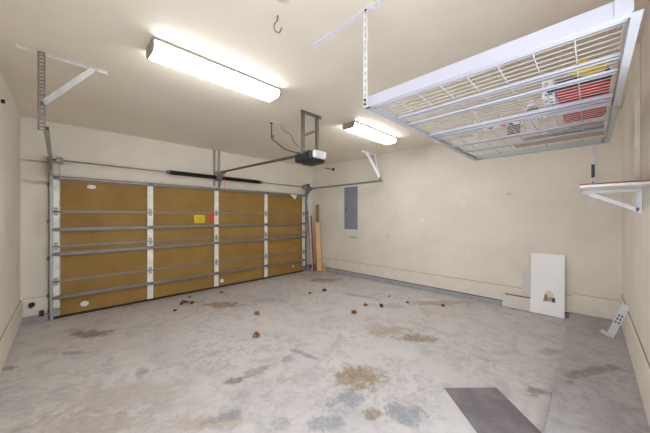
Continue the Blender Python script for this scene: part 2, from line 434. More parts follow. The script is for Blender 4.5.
MB().prism([(x - .14, z + .06), (x + .10, z + .05), (x + .03, z - .08)], Y0 - .095, Y0 - .092, 'y').build('torn_film', M['wlabel'], door)

# jamb / stop moulding around the opening
jm = MB().box((DX0 - .03, YD - .012, 0.02), (DX0 + .012, YD + .05, DZ)); 
struct(jm.build('trim_6', M['trim']))
struct(MB().box((DX1 - .01, YD - .012, 0.02), (DX1 + .03, YD + .05, DZ)).build('trim_7', M['trim']))
struct(MB().box((DX0 - .03, YD - .012, DZ - .02), (DX1 + .03, YD + .012, DZ + .02)).build('trim_8', M['trim']))

struct(MB().box((DX0 - .02, YD + .16, -.1), (DX1 + .02, YD + .19, DZ + .05)).build('door_light_block', M['groove']))   # unseen sheet added outside to stop daylight leaking past the door
# ------------------------------------------------------------------ door tracks
TZ = 2.285
def track(side, label):
    xt = -.095 if side < 0 else 4.885
    s = -1 if side < 0 else 1
    yv = 5.60; r = .30; yend = 3.32 if side < 0 else 3.13
    root = thing('door_track', label, 'door track', (xt, yv, fz(yv)), 'garage door tracks')
    # C profile swept along the path: vertical, quarter turn, horizontal
    path = [(yv, fz(yv) + .001), (yv, TZ - r)]
    for k in range(1, 9):
        a = k / 9 * math.pi / 2; path.append((yv - r + r * math.cos(a), TZ - r + r * math.sin(a)))
    vert = path[:2]; curve = path[1:] + [(yv - r, TZ)]; hor = [(yv - r, TZ), (yend, TZ)]
    prof = [(-.0, -.024), (-.014 * 0, .024)]
    def sweep(pts, name):
        b = MB(); rings = []
        pr = [(0, -.019), (0, .019), (-.034 * s, .019), (-.034 * s, .010), (-.031 * s, .010), (-.031 * s, .016), (-.003 * s, .016), (-.003 * s, -.016), (-.031 * s, -.016), (-.031 * s, -.010), (-.034 * s, -.010), (-.034 * s, -.019)]
        for i, (y, z) in enumerate(pts):
            a, c = pts[max(i-1, 0)], pts[min(i+1, len(pts)-1)]
            d = V((0, c[0]-a[0], c[1]-a[1])).normalized(); n = V((0, -d.z, d.y))
            rings.append([b.bm.verts.new(V((xt, y, z)) + V((dx, 0, 0)) + n * dn) for dx, dn in pr])
        for A, B in zip(rings, rings[1:]):
            for k in range(len(pr)): b.bm.faces.new((A[k], A[(k+1) % len(pr)], B[(k+1) % len(pr)], B[k]))
        b.bm.faces.new(rings[0]); b.bm.faces.new(rings[-1][::-1])
        return b.build(name, M['galv'], root)
    sweep(vert, 'vertical_rail'); sweep(curve, 'curved_rail'); sweep(hor, 'horizontal_rail')
    # flag / wall angle with slots, jamb brackets
    b = MB().ladder((xt + .012 * s, YD - .004 - .03, fz(yv) + .02), (xt + .012 * s, YD - .034, TZ - .12), (0, 1, 0), .055, .004, .09); b.build('wall_angle', M['galvd'], root)
    for z in (.35, .9, 1.45, 2.0):
        MB().box((min(xt, xt + .03 * s), 5.64, z - .025), (max(xt, xt + .03 * s), 5.698, z + .025)).build('jamb_bracket', M['galvd'], root)
    MB().prism([(YD - .004, TZ - .25), (YD - .004, TZ + .12), (YD - .12, TZ + .10), (YD - .34, TZ + .03), (YD - .34, TZ - .02), (YD - .2, TZ - .1), (YD - .1, TZ - .25)], xt + (.002 if s > 0 else -.006), xt + (.006 if s > 0 else -.002), 'x').build('flag_bracket', M['galv'], root)
    for (y, z) in ((5.5, TZ - .02), (5.56, TZ - .16), (5.64, TZ - .06), (5.38, TZ + .01)):
        MB().cyl((xt - .012, y, z), (xt + .012, y, z), .011, n=8).build('bolt', M['galvd'], root)
    # rollers of the door sections
    for z in (.16, .56, 1.08, 1.60, 2.09):
        q = MB().cyl((xt - .02 * s, yv, z), (xt - .035 * s, yv, z), .02); q.cyl((xt - .035 * s, yv, z), (xt - .10 * s, yv, z), .005, n=8)
        q.build('roller', M['galvd'], root)
    return root
track(-1, 'galvanised door track curving up the jamb by the left wall')
track(1, 'galvanised door track running above the electrical panel on the back wall')

# torsion shaft assembly
sh = thing('torsion_spring_assembly', 'steel torsion shaft with long dark spring above the garage door', 'spring', (2.37, 5.6, 2.35))
MB().cyl((-.12, 5.58, 2.36), (4.92, 5.58, 2.335), .0125).build('shaft', M['galv'], sh, smooth=True)
sp = MB(); n = 0
def zs(x): return 2.36 - (x + .12) * .025 / 5.04
for (xa, xb) in ((1.47, 2.33), (2.43, 3.38)):
    turns = 60; pts = []
    for k in range(turns * 8 + 1):
        t = k / (turns * 8); x = xa + (xb - xa) * t; a = k / 8 * 2 * math.pi
        pts.append((x, 5.58 + .036 * math.cos(a), zs(x) + .036 * math.sin(a)))
    c = MB().tube(pts, .0062, 5); c.cyl((xa, 5.58, zs(xa)), (xb, 5.58, zs(xb)), .033, n=14)
    co = c.build('spring_coil', M['spring'], sh)
    for x in (xa - .03, xb + .03): MB().cyl((x - .03, 5.58, zs(x)), (x + .03, 5.58, zs(x)), .030, .036, 14).build('spring_cone', M['galvd'], co)
for x in (-.10, 4.90):
    MB().box((x - .004, 5.50, 2.27), (x + .004, YD - .003, 2.43)).cyl((x - .02, 5.58, zs(x)), (x + .02, 5.58, zs(x)), .03).build('bearing_plate', M['galvd'], sh)
for x in (.01, 4.78):
    q = MB().cyl((x - .03, 5.58, zs(x)), (x + .03, 5.58, zs(x)), .045, n=20); q.cyl((x - .034, 5.58, zs(x)), (x - .03, 5.58, zs(x)), .058, n=20); q.cyl((x + .03, 5.58, zs(x)), (x + .034, 5.58, zs(x)), .058, n=20)
    dr = q.build('cable_drum', M['galv'], sh)
    MB().tube([(x, 5.575 + .03, zs(x)), (x, 5.60, 1.2), (x, 5.612, .12)], .0025, 6).build('lift_cable', M['galvd'], dr)
MB().box((2.34, 5.50, 2.30), (2.42, 5.505, 2.42)).box((2.34, 5.50, 2.29), (2.42, 5.655, 2.296)).build('centre_bracket', M['galvd'], sh)

# centre header angles
hd = thing('header_bracket', 'pair of upright steel angles above the middle of the garage door', 'bracket', (2.40, 5.69, 2.2))
for x in (2.355, 2.455):
    MB().box((x - .022, YD - .008, 2.17), (x + .022, YD - .001, CEIL - .002)).box((x - .022, YD - .045, 2.17), (x - .016, YD - .001, CEIL - .002)).build('upright_angle', M['galv'], hd)

# ------------------------------------------------------------------ opener
op = thing('garage_door_opener', 'dark garage door opener with white lens hung from a steel frame', 'door opener', (2.42, 2.7, 2.24))
bd = MB().box((2.30, 2.56, 2.265), (2.54, 2.90, 2.385)); bd.build('motor_housing', M['black'], op, bevel=.022)
MB().prism([(2.52, 2.235), (2.76, 2.225), (2.84, 2.27), (2.50, 2.275)], 2.33, 2.51, 'x').build('motor_belly', M['black'], op, bevel=.01)
MB().box((2.315, 2.49, 2.285), (2.525, 2.558, 2.388)).build('light_lens', M['lens'], op, bevel=.026)
MB().box((2.31, 2.60, 2.386), (2.53, 2.86, 2.396)).build('top_plate', M['galvd'], op)
r = MB().bar((2.42, 2.86, 2.405), (2.40, 5.60, 2.47), (1, 0, 0), .032, .005); r.bar((2.42, 2.86, 2.388), (2.40, 5.60, 2.453), (0, 0, 1), .03, .006)
r.build('rail', M['galvd'], op)
MB().tube([(2.405, 2.9, 2.372), (2.39, 5.55, 2.44)], .006, 6).build('drive_chain', M['spring'], op)
MB().bar((2.40, 5.52, 2.45), (2.40, 5.66, 2.46), (1, 0, 0), .06, .05).build('header_pivot', M['galv'], op)
tr = MB().box((2.375, 5.30, 2.41), (2.425, 5.42, 2.445)).build('trolley', M['galvd'], op)
MB().bar((2.40, 5.38, 2.42), (2.40, 5.575, 2.13), (1, 0, 0), .03, .006).build('door_arm', M['galvd'], op)
MB().tube([(2.44, 5.40, 2.42), (2.445, 5.41, 2.20), (2.445, 5.41, 2.05)], .003, 6).ball((2.445, 5.41, 2.035), .016).build('release_cord', M['rlabel'], op)
# hanging frame
hf = thing('opener_hanger_frame', 'perforated steel frame holding the door opener to the ceiling', 'bracket', (2.44, 2.72, CEIL))
for x in (2.315, 2.575):
    MB().ladder((x, 2.72, 2.36), (x, 2.72, CEIL - .012), (1, 0, 0), .036, .004, .034, .5).bar((x - .018, 2.738, 2.36), (x - .018, 2.738, CEIL - .012), (0, 1, 0), .03, .004).build('hanger_strip', M['galvd'], hf)
MB().ladder((2.27, 2.72, CEIL - .02), (2.64, 2.72, CEIL - .02), (0, 0, 1), .036, .004, .034, .5).box((2.27, 2.70, CEIL - .005), (2.64, 2.74, CEIL - .001)).build('ceiling_angle', M['galvd'], hf)
MB().ladder((2.30, 2.718, 2.60), (2.59, 2.718, 2.745), (0, 0, 1), .034, .004, .034, .5).build('cross_brace', M['galvd'], hf)
# outlet and cables
so = thing('ceiling_outlet', 'small pale ceiling socket left of the opener frame', 'outlet', (2.245, 3.37, CEIL))
MB().box((2.19, 3.33, CEIL - .012), (2.30, 3.41, CEIL - .001)).build('cover_plate', M['cream'], so, bevel=.003)
MB().box((2.228, 3.36, CEIL - .04), (2.255, 3.385, CEIL - .0125)).build('plug', M['black'], so, bevel=.006)
def curve(pts, n=10):
    out = []
    P = [V(p) for p in pts]; P = [P[0]] + P + [P[-1]]
    for i in range(1, len(P) - 2):
        for k in range(n):
            t = k / n; a, b, c, d = P[i-1:i+3]
            out.append(.5 * ((2*b) + (-a + c)*t + (2*a - 5*b + 4*c - d)*t*t + (-a + 3*b - 3*c + d)*t**3))
    out.append(P[-2]); return out
tag(MB().tube(curve([(2.24, 3.37, 2.885), (2.235, 3.36, 2.78), (2.215, 3.33, 2.68), (2.25, 3.27, 2.62), (2.30, 3.12, 2.50), (2.36, 2.98, 2.44), (2.39, 2.86, 2.41)]), .0075, 7).build('power_cable', M['wire'], at=(2.24, 3.37, 2.9)),
    'black power cable drooping from the ceiling socket to the opener', 'cable')
tag(MB().tube(curve([(2.27, 3.36, 2.73), (2.25, 3.35, 2.725), (2.245, 3.34, 2.70), (2.26, 3.335, 2.69)]), .008, 7).build('cable_tie_loop', M['wire'], at=(2.22, 3.34, 2.72)),
    'short twisted bit of black wire beside the middle of the power cable', 'cable')
tag(MB().tube(curve([(2.44, 3.38, CEIL - .003), (2.42, 3.34, 2.86), (2.46, 3.20, 2.76), (2.44, 3.08, 2.62), (2.45, 2.98, 2.52)]), .005, 6).build('signal_wire', M['galvd'], at=(2.44, 3.38, 2.93)),
    'thin grey wire hanging loose from the ceiling right of the socket', 'wire')
tag(MB().box((2.40, 3.33, CEIL - .006), (2.49, 3.40, CEIL - .0005)).build('wire_plate', M['cream'], at=(2.44, 3.37, CEIL - .003)), 'small pale ceiling plate where the thin grey wire comes out', 'plate')

# ------------------------------------------------------------------ lights
def fixture(x0, x1, yc, label):
    root = thing('ceiling_light', label, 'light', ((x0 + x1) / 2, yc, CEIL), 'wraparound ceiling lights')
    hw = .115; zb = CEIL - .09
    MB().box((x0 + .004, yc - hw + .01, CEIL - .022), (x1 - .004, yc + hw - .01, CEIL - .001)).build('base_pan', M['capg'], root)
    out = [(yc - hw, CEIL - .024), (yc - hw + .004, CEIL - .055), (yc - hw + .03, zb), (yc + hw - .03, zb), (yc + hw - .004, CEIL - .055), (yc + hw, CEIL - .024)]
    MB().prism(out, x0 + .015, x1 - .015, 'x').build('diffuser', M['tube'], root)
    cap = [(yc - hw - .003, CEIL - .001), (yc - hw - .003, CEIL - .056), (yc - hw + .028, zb - .003), (yc + hw - .028, zb - .003), (yc + hw + .003, CEIL - .056), (yc + hw + .003, CEIL - .001)]
    MB().prism(cap, x0, x0 + .014, 'x').build('end_cap', M['capg'], root); MB().prism(cap, x1 - .014, x1, 'x').build('end_cap', M['capg'], root)
    for s in (-1, 1): MB().box((x0 + .004, yc + s * (hw + .004) - .002, CEIL - .020), (x1 - .004, yc + s * (hw + .004) + .002, CEIL - .001)).build('side_rim', M['capg'], root)
fixture(.52, 1.735, 2.545, 'lit fluorescent ceiling light nearest the left wall')
fixture(3.08, 4.29, 2.585, 'lit fluorescent ceiling light nearest the back wall')

# ------------------------------------------------------------------ track hangers
h1 = thing('track_hanger', 'slotted grey steel track hanger hung from a pale ceiling angle near the left wall', 'bracket', (-.09, 3.33, CEIL), 'garage door track hangers')
MB().ladder((-.105, 3.33, TZ - .02), (-.105, 3.33, CEIL - .004), (1, 0, 0), .045, .004, .030, .5, .22).bar((-.128, 3.35, TZ - .02), (-.128, 3.35, CEIL - .004), (0, 1, 0), .04, .004).build('upright', M['galvd'], h1)
MB().ladder((-.25, 3.352, CEIL - .004), (.34, 3.352, CEIL - .004), (0, 1, 0), .036, .004, .036, .5).box((-.25, 3.368, CEIL - .014), (.34, 3.371, CEIL - .002)).build('ceiling_angle', M['whitem'], h1)
MB().bar((-.095, 3.32, 2.50), (.225, 3.34, CEIL - .022), (0, .3, -1), .045, .004).bar((-.095, 3.338, 2.505), (.225, 3.358, CEIL - .018), (0, 1, .3), .03, .004).build('diagonal_brace', M['galv'], h1)
MB().cyl((-.10, 3.30, 2.50), (-.10, 3.35, 2.50), .012, n=8).build('bolt', M['galvd'], h1)
h2 = thing('track_hanger', 'white painted track hanger of crossed straps against the back wall', 'bracket', (4.89, 3.4, CEIL), 'garage door track hangers')
MB().box((4.58, 3.44, CEIL - .006), (5.12, 3.48, CEIL - .001)).box((4.58, 3.475, CEIL - .035), (5.12, 3.48, CEIL - .006)).build('ceiling_angle', M['white'], h2)
MB().bar((4.73, 3.455, CEIL - .01), (4.885, 3.22, 2.37), (1, -1, 0), .055, .004).build('diagonal_strap', M['white'], h2)
MB().bar((5.03, 3.44, CEIL - .01), (4.90, 3.25, 2.40), (1, -1, 0), .040, .004).build('diagonal_strap', M['white'], h2)
MB().ladder((4.893, 3.21, TZ + .026), (4.893, 3.21, 2.42), (0, 1, 0), .045, .004, .03).build('track_clip', M['galvd'], h2)

# ------------------------------------------------------------------ ceiling hook, spike
q = MB().tube(curve([(1.09, 1.56, CEIL + .01), (1.085, 1.56, 2.905), (1.065, 1.56, 2.87), (1.06, 1.562, 2.84), (1.075, 1.562, 2.822), (1.10, 1.56, 2.826), (1.115, 1.558, 2.85), (1.118, 1.556, 2.868)], 6), .0045, 7)
tag(q.build('ceiling_hook', M['galvd'], at=(1.09, 1.56, CEIL)), 'bent dark steel hook screwed into the ceiling', 'hook')
q = thing('wall_peg', 'dark peg with a round head high on the back wall', 'peg', (XB, 4.85, 2.78))
MB().cyl((XB - .02, 4.84, 2.775), (XB - .30, 4.90, 2.785), .009).build('rod', M['wire'], q)
MB().ball((XB - .04, 4.84, 2.775), .036).cyl((XB - .03, 4.84, 2.775), (XB - .0005, 4.84, 2.775), .015).build('head', M['black'], q, smooth=True)
q = thing('cable_clip', 'small dark clip high on the left wall near the ceiling', 'clip', (-.40, 4.3, 2.8))
MB().tube([(-.4055, 3.55, CEIL - .02), (-.4035, 3.62, CEIL - .05), (-.4015, 3.90, CEIL - .05)], .006, 6).build('cable_stub', M['wire'], q)
MB().cyl((-.404, 4.10, 2.66), (-.378, 4.10, 2.66), .02).build('clip_head', M['black'], q)

# ------------------------------------------------------------------ electrical panel & outlets
ep = thing('electrical_panel', 'grey steel electrical panel with a narrow door on the back wall', 'electrical panel', (XB, 4.26, 1.21))
MB().box((XB - .014, 4.055, 1.205), (XB, 4.475, 2.27)).build('surround', M['panel'], ep, bevel=.004)
dr = MB().box((XB - .022, 4.11, 1.30), (XB - .0145, 4.42, 2.18)).build('panel_door', M['panel'], ep, bevel=.003)
MB().box((XB - .028, 4.385, 1.68), (XB - .0225, 4.41, 1.76)).build('latch', M['paneld'], dr, bevel=.002)
for (y, z) in ((4.08, 1.24), (4.45, 1.24), (4.08, 2.24), (4.45, 2.24)): MB().cyl((XB - .018, y, z), (XB - .0142, y, z), .01, n=8).build('screw', M['paneld'], ep)
q = thing('wall_outlet', 'cream double socket plate right of the electrical panel on the back wall', 'outlet', (XB, 3.2, 1.1))
MB().box((XB - .008, 3.165, 1.04), (XB - .0005, 3.24, 1.16)).build('cover_plate', M['cream'], q, bevel=.002)
for z in (1.075, 1.125): MB().box((XB - .0105, 3.185, z - .015), (XB - .0082, 3.22, z + .015)).build('socket', M['cream'], q, bevel=.004)
q = thing('wall_outlet', 'cream socket plate beside the garage door with a dark round plug', 'outlet', (-.27, YD - .03, .26))
MB().box((-.355, YD - .037, .175), (-.11, YD - .0305, .325)).build('cover_plate', M['trim'], q, bevel=.003)
MB().cyl((-.275, YD - .0372, .262), (-.275, YD - .075, .262), .034, n=18).box((-.30, YD - .055, .215), (-.27, YD - .0373, .245)).build('plug', M['black'], q, bevel=.004)
def plug_sensor(x, label, m):
    q = thing('safety_sensor', label, 'sensor', (x, 5.50, .12))
    MB().box((x - .025, 5.49, .11), (x + .025, 5.53, .19)).build('housing', m, q, bevel=.006)
    MB().bar((x, 5.535, .15), (x, 5.69, .15), (0, 0, 1), .05, .004).build('mount', M['galv'], q)
plug_sensor(-.175, 'small dark safety sensor at the foot of the left door track', M['black'])
plug_sensor(4.955, 'small blue safety sensor at the foot of the right door track', M['blue'])

# ------------------------------------------------------------------ leaning boards at the corner
def lean(name, b0, b1, u, w, t, m, label, cat, at=None, group=None):
    o = MB().bar(b0, b1, u, w, t).build(name, m, at=b0, bevel=.002); return tag(o, label, cat, group)
lean('pine_board', (5.085, 5.30, fz(5.3) + .012), (5.075, 5.36, 1.36), (1, -1, 0), .13, .03, M['pine'], 'clean pale pine board, shorter and wider than its neighbours, standing in the corner', 'board')
lean('weathered_board', (5.125, 5.44, fz(5.4) + .012), (5.12, 5.42, 1.86), (1, -1, 0), .085, .02, M['oldwood'], 'tall narrow weathered board standing behind the pale pine board', 'board')
lean('floor_board_offcut', (5.13, 5.18, fz(5.2) + .012), (5.150, 5.18, .24), (0, 1, 0), .10, .02, M['pine'], 'short pine offcut leaning beside the foot of the pale pine board', 'board')
tag(MB().cyl((5.03, 5.53, fz(5.5)), (4.99, 5.65, 1.85), .026).ball((4.98, 5.65, 1.86), .029).build('white_pole', M['whitem'], at=(5.0, 5.53, 0)), 'straight white pole leaning in the corner beside the pine board', 'pole')
tag(MB().cyl((5.00, 5.44, fz(5.4)), (4.97, 5.52, 1.55), .018).build('red_pole', M['redpole'], at=(5.06, 5.55, 0)), 'slim red pole leaning in the corner beside the pine board', 'pole')
br = thing('thin_pole', 'thin grey pole with a dark tip leaning beside the right door track', 'pole', (5.07, 5.60, 0))
MB().cyl((5.09, 5.60, fz(5.6)), (4.96, 5.665, 1.62), .012).build('shaft', M['galvd'], br)
MB().bar((4.95, 5.655, 1.60), (4.945, 5.66, 1.68), (1, 0, 0), .05, .035).build('tip', M['black'], br, bevel=.008)

# ------------------------------------------------------------------ boards leaning on the back wall
def slanted(name, y0, y1, xb, xt, z0, z1, t, m, label, cat):
    ob = MB(); d = V((xt - xb, 0, z1 - z0)).normalized(); n = V((-d.z, 0, d.x))
    cs = [V((xb, y, z0)) if k == 0 else V((xt, y, z1)) for k in (0, 1) for y in (y0, y1)]
    vs = [ob.bm.verts.new(c) for c in cs] + [ob.bm.verts.new(c - n * t) for c in cs]
    for f in ((0,1,3,2),(4,6,7,5),(0,4,5,1),(2,3,7,6),(0,2,6,4),(1,5,7,3)): ob.bm.faces.new([vs[i] for i in f])
    return ob, d, n
xb, xt, zb, zt = 5.07, 5.155, .075, .965
th = thing('white_board', 'tall white laminate board with a small brown picture leaning on the back wall', 'board', (5.07, .45, .07))
ob, d, n = slanted('board', .265, .655, xb, xt, zb, zt, .018, None, '', '')
ob.build('board_sheet', M['board'], th, bevel=.0015)
# small printed picture low on the board: an arch, a block and two darker squares
def onb(y, s, off=.0012): p = V((xb, 0, zb)) + d * s + n * off; return (p.x, y, p.z)
def flat(pts, m, name, par, off=.0012):
    b = MB(); A = [b.bm.verts.new(onb(y, s, off)) for y, s in pts]; B = [b.bm.verts.new(onb(y, s, off - .001)) for y, s in pts]
    k = len(pts)
    for i in range(k): b.bm.faces.new((A[i], A[(i+1) % k], B[(i+1) % k], B[i]))
    b.bm.faces.new(A); b.bm.faces.new(B[::-1]); return b.build(name, m, par)
yc = .435; _on = onb
def onb(y, s, off=.0012): return _on(yc + (y - yc) * 1.12, .205 + (s - .205) * 1.12 - .005, off)
pic = flat([(yc + .055, .21), (yc - .055, .21), (yc - .055, .265), (yc - .04, .32), (yc - .015, .345), (yc + .015, .345), (yc + .04, .30), (yc + .05, .26)], M['cream'], 'picture', th)
flat([(yc + .062, .205), (yc + .012, .205), (yc + .02, .29), (yc + .045, .30), (yc + .05, .25)], M['picb'], 'brown_figure', pic, .002)
flat([(yc + .01, .212), (yc - .02, .212), (yc - .02, .245), (yc + .01, .245)], M['panel'], 'grey_square', pic, .002)
flat([(yc - .025, .205), (yc - .06, .205), (yc - .06, .26), (yc - .025, .26)], M['paneld'], 'dark_square', pic, .002)
flat([(yc + .012, .30), (yc - .02, .30), (yc - .02, .325), (yc + .012, .325)], M['boardg'], 'pale_square', pic, .002)
flat([(yc + .01, .25), (yc - .03, .25), (yc - .03, .262), (yc + .01, .262)], M['oldwood'], 'brown_bar', pic, .002)
ob, _, _ = slanted('p', .40, .765, 5.135, 5.165, .085, .655, .016, None, '', '')
tag(ob.build('grey_panel', M['boardg'], at=(5.135, .6, .07), bevel=.001), 'pale grey panel standing half hidden behind the tall white board', 'panel')
lp = thing('low_panel', 'long low pale panel with a raw brown top edge on the floor by the wall', 'panel', (5.10, .7, .07))
ob, _, _ = slanted('p', .35, 1.02, 5.095, 5.11, .07, .265, .016, None, '', '')
ob.build('face', M['boardg'], lp)
MB().box((5.107, .35, .2655), (5.130, .985, .279)).build('top_edge', M['edge'], lp)

# ------------------------------------------------------------------ white bracket in the corner on the slab
wb = thing('loose_bracket', 'white slotted steel bracket leaning against the right wall on the raised slab', 'bracket', (4.43, -.15, .155))
p, q = V((4.42, -.15, .160)), V((4.20, -.262, .60))
fw = V((-.72, .0, .30)).normalized()                      # the broad side looks back into the room
ax = (q - p).normalized(); sd = ax.cross(fw).normalized(); fw = sd.cross(ax).normalized(); fw = fw if fw.x < 0 else -fw
MB().bar(p, q, sd, .060, .004).build('long_arm', M['white'], wb)
for k in (-1, 1): MB().bar(p + sd * .029 * k - fw * .012, q + sd * .029 * k - fw * .012, fw, .024, .003).build('side_flange', M['white'], wb)
for k in (.24, .29, .34):
    for s_ in (-.012, .012):
        c = p + ax * k + sd * s_ + fw * .003
        MB().bar(c - ax * .014, c + ax * .014, sd, .012, .002).build('slot', M['paneld'], wb)
lq = p + ax * .02 + V((-.03, .075, .05))
MB().bar(p + ax * .012 + fw * .004, lq, ax, .045, .005).build('short_lip', M['white'], wb)

# ------------------------------------------------------------------ shelf on right wall
sf = thing('wall_shelf', 'short white shelf with a raw brown edge bracketed to the right wall', 'shelf', (3.1, YR, 1.745))
MB().box((2.85, YR + .001, 1.747), (3.42, .062, 1.766)).build('board', M['whitem'], sf)
MB().box((2.845, YR + .001, 1.766), (3.42, .064, 1.776)).build('raw_edge', M['edge'], sf)
def shelf_bracket(x):
    MB().box((x - .014, YR + .002, 1.727), (x + .014, .05, 1.7465)).build('bracket_arm', M['white'], sf)
    MB().bar((x, .01, 1.722), (x, YR + .02, 1.575), (1, 0, 0), .040, .03).build('bracket_brace', M['white'], sf)
    MB().box((x - .02, YR + .001, 1.555), (x - .014, YR + .030, 1.7465)).box((x + .12, YR + .001, 1.555), (x + .126, YR + .034, 1.7465)).ladder((x + .05, YR + .004, 1.555), (x + .05, YR + .004, 1.7465), (1, 0, 0), .13, .005, .05, .35).build('bracket_upright', M['white'], sf)
shelf_bracket(3.27)
ws = thing('shelf_standard', 'narrow white slotted shelf strip on the back wall below the rack', 'shelf strip', (XB, -.02, 1.70))
MB().ladder((XB - .008, -.02, 1.70), (XB - .008, -.02, 2.62), (0, 1, 0), .048, .012, .06, .5, .34).build('strip', M['white'], ws)
b = MB()
b.box((XB - .0155, -.038, 2.06), (XB - .0145, -.002, 2.24)).build('dark_label', M['paneld'], ws)
for z in (1.84, 1.98): MB().box((XB - .0165, -.03, z), (XB - .0145, -.012, z + .03)).build('faint_mark', M['print'], ws)

# ------------------------------------------------------------------ overhead rack
RX0, RX1, RY0, RY1, RZ = 1.48, 3.92, -.105, 1.10, 2.268
rk = thing('overhead_storage_rack', 'white steel wire rack hung from the ceiling above the raised slab', 'storage rack', ((RX0+RX1)/2, (RY0+RY1)/2, RZ))
def part(b, name, m='beam', bev=0): return b.build(name, M[m], rk, bevel=bev)
H = .068
part(MB().box((RX0, RY0, RZ), (RX0 + .004, RY1, RZ + H)).box((RX0 + .0041, RY0, RZ + .001), (RX0 + .028, RY1, RZ + .004)).box((RX0 + .0041, RY0, RZ + H - .004), (RX0 + .02, RY1, RZ + H - .001)), 'end_beam', 'rackw')
part(MB().box((RX1 - .004, RY0, RZ), (RX1, RY1, RZ + H)).box((RX1 - .03, RY0, RZ + .001), (RX1 - .0041, RY1, RZ + .004)), 'end_beam')
XM = 2.62
for (ya, yb_, yf) in ((RY1 - .004, RY1, RY1 - .04), (RY0 - .004, RY0, RY0 - .030)):
    for (xa, xb_) in ((RX0 + .005, XM - .002), (XM + .002, RX1 - .005)):
        part(MB().box((xa, ya, RZ), (xb_, yb_, RZ + H)).box((xa, min(ya, yf), RZ + .001), (xb_, ya - .0001, RZ + .004)), 'side_beam')
# cross bars (shallow channels) and the joined pair in the middle
def crossbar(x, w=.045, h=.026):
    z = RZ + .016
    return part(MB().box((x - w/2, RY0 + .006, z), (x + w/2, RY1 - .006, z + .003)).box((x - w/2, RY0 + .006, z), (x - w/2 + .003, RY1 - .006, z + h)).box((x + w/2 - .003, RY0 + .006, z), (x + w/2, RY1 - .006, z + h)), 'cross_bar', 'rackw')
for x in (1.55, 1.89, 2.08, 3.06, 3.40): crossbar(x, .030, .018)
cb = crossbar(2.50, .026); cb = crossbar(2.61, .085)
# printed label on the underside of the wide middle bar: a white strip with marks
def xy_on(px, py, z):
    d_ = (z - CAM_H) * F / (216.5 - py); l = (px - 325) / F * d_; return (d_ + l) / R2, (d_ - l) / R2
lab = MB().box((2.575, .24, RZ + .0140), (2.645, .66, RZ + .0155)).build('printed_label', M['wlabel'], cb)
g = MB()
for k in range(7):
    y = .26 + k * .022; g.box((2.59, y, RZ + .0125), (2.625 + .01 * (k % 2), y + .013, RZ + .0138))
g.build('printed_words', M['print'], rk)
MB().prism([(2.595, .49), (2.635, .50), (2.63, .53), (2.585, .54)], RZ + .0122, RZ + .0138, 'z').build('red_mark', M['rlabel'], rk)
MB().prism([(2.59, .45), (2.64, .45), (2.635, .47), (2.59, .485)], RZ + .0122, RZ + .0138, 'z').build('black_mark', M['black'], rk)
MB().prism([(2.605, .58), (2.615, .60), (2.64, .605), (2.62, .615), (2.615, .64), (2.605, .615), (2.585, .605), (2.60, .60)], RZ + .0122, RZ + .0138, 'z').build('dark_star', M['blue'], rk)
# wire decks
WZ = RZ + .047
for (xa, xb_) in ((RX0 + .01, XM - .006), (XM + .006, RX1 - .01)):
    wd = MB(); n = int((xb_ - xa) / .052)
    for i in range(n + 1):
        x = xa + (xb_ - xa) * i / n; wd.cyl((x, RY0 + .008, WZ + .005), (x, RY1 - .008, WZ + .005), .0026, n=6)
    part(wd, 'deck_wires', 'wiregr')
    wl = MB(); k = 8
    for i in range(k + 1):
        y = RY0 + .008 + (RY1 - RY0 - .016) * i / k; wl.cyl((xa, y, WZ), (xb_, y, WZ), .0030, n=6)
    part(wl, 'long_wires', 'wiregr')
# hangers
for (x, y) in ((RX0 + .004, RY1 - .012), (RX0 + .004, RY0 + .02), (RX1 - .002, RY1 - .012), (RX1 - .002, RY0 + .02)):
    dx = -.006 if x < 2 else .004
    if y < .5 and x < 2:
        hb = MB().bar((x + dx, y, RZ + .01), (x + dx, y, CEIL - .004), (0, 1, 0), .045, .003).bar((x + dx + .02, y - .024, RZ + .01), (x + dx + .02, y - .024, CEIL - .004), (1, 0, 0), .04, .003)
        part(hb, 'hanger_post', 'rackw')
    else:
        part(MB().ladder((x + dx, y, RZ + .004), (x + dx, y, CEIL - .004), (0, 1, 0), .034, .003, .05, .55, .32), 'hanger_post', 'whitem')
    for zz in ((RZ + .02, RZ + .05) if not (y < .5 and x < 2) else ()): part(MB().cyl((x + dx - .012, y, zz), (x + dx + .004, y, zz), .008, n=8), 'bolt', 'paneld')
part(MB().ladder((RX0 + .012, RY0 + .0, CEIL - .004), (RX0 + .012, 1.64, CEIL - .004), (1, 0, 0), .046, .005, .055, .6, .27), 'ceiling_rail', 'white')
part(MB().ladder((RX1 - .01, RY0 + .0, CEIL - .004), (RX1 - .01, 1.14, CEIL - .004), (1, 0, 0), .038, .004, .055, .55, .30), 'ceiling_rail', 'whitem')
part(MB().cyl((RX0, 1.085, CEIL - .014), (RX0, 1.085, CEIL - .006), .011, n=8), 'bolt', 'paneld')
for x in (XM - .055, XM + .05):
    for z in (.018, .05): part(MB().cyl((x, RY1 - .010, RZ + z), (x, RY1 - .0045, RZ + z), .009, n=8), 'bolt', 'paneld')

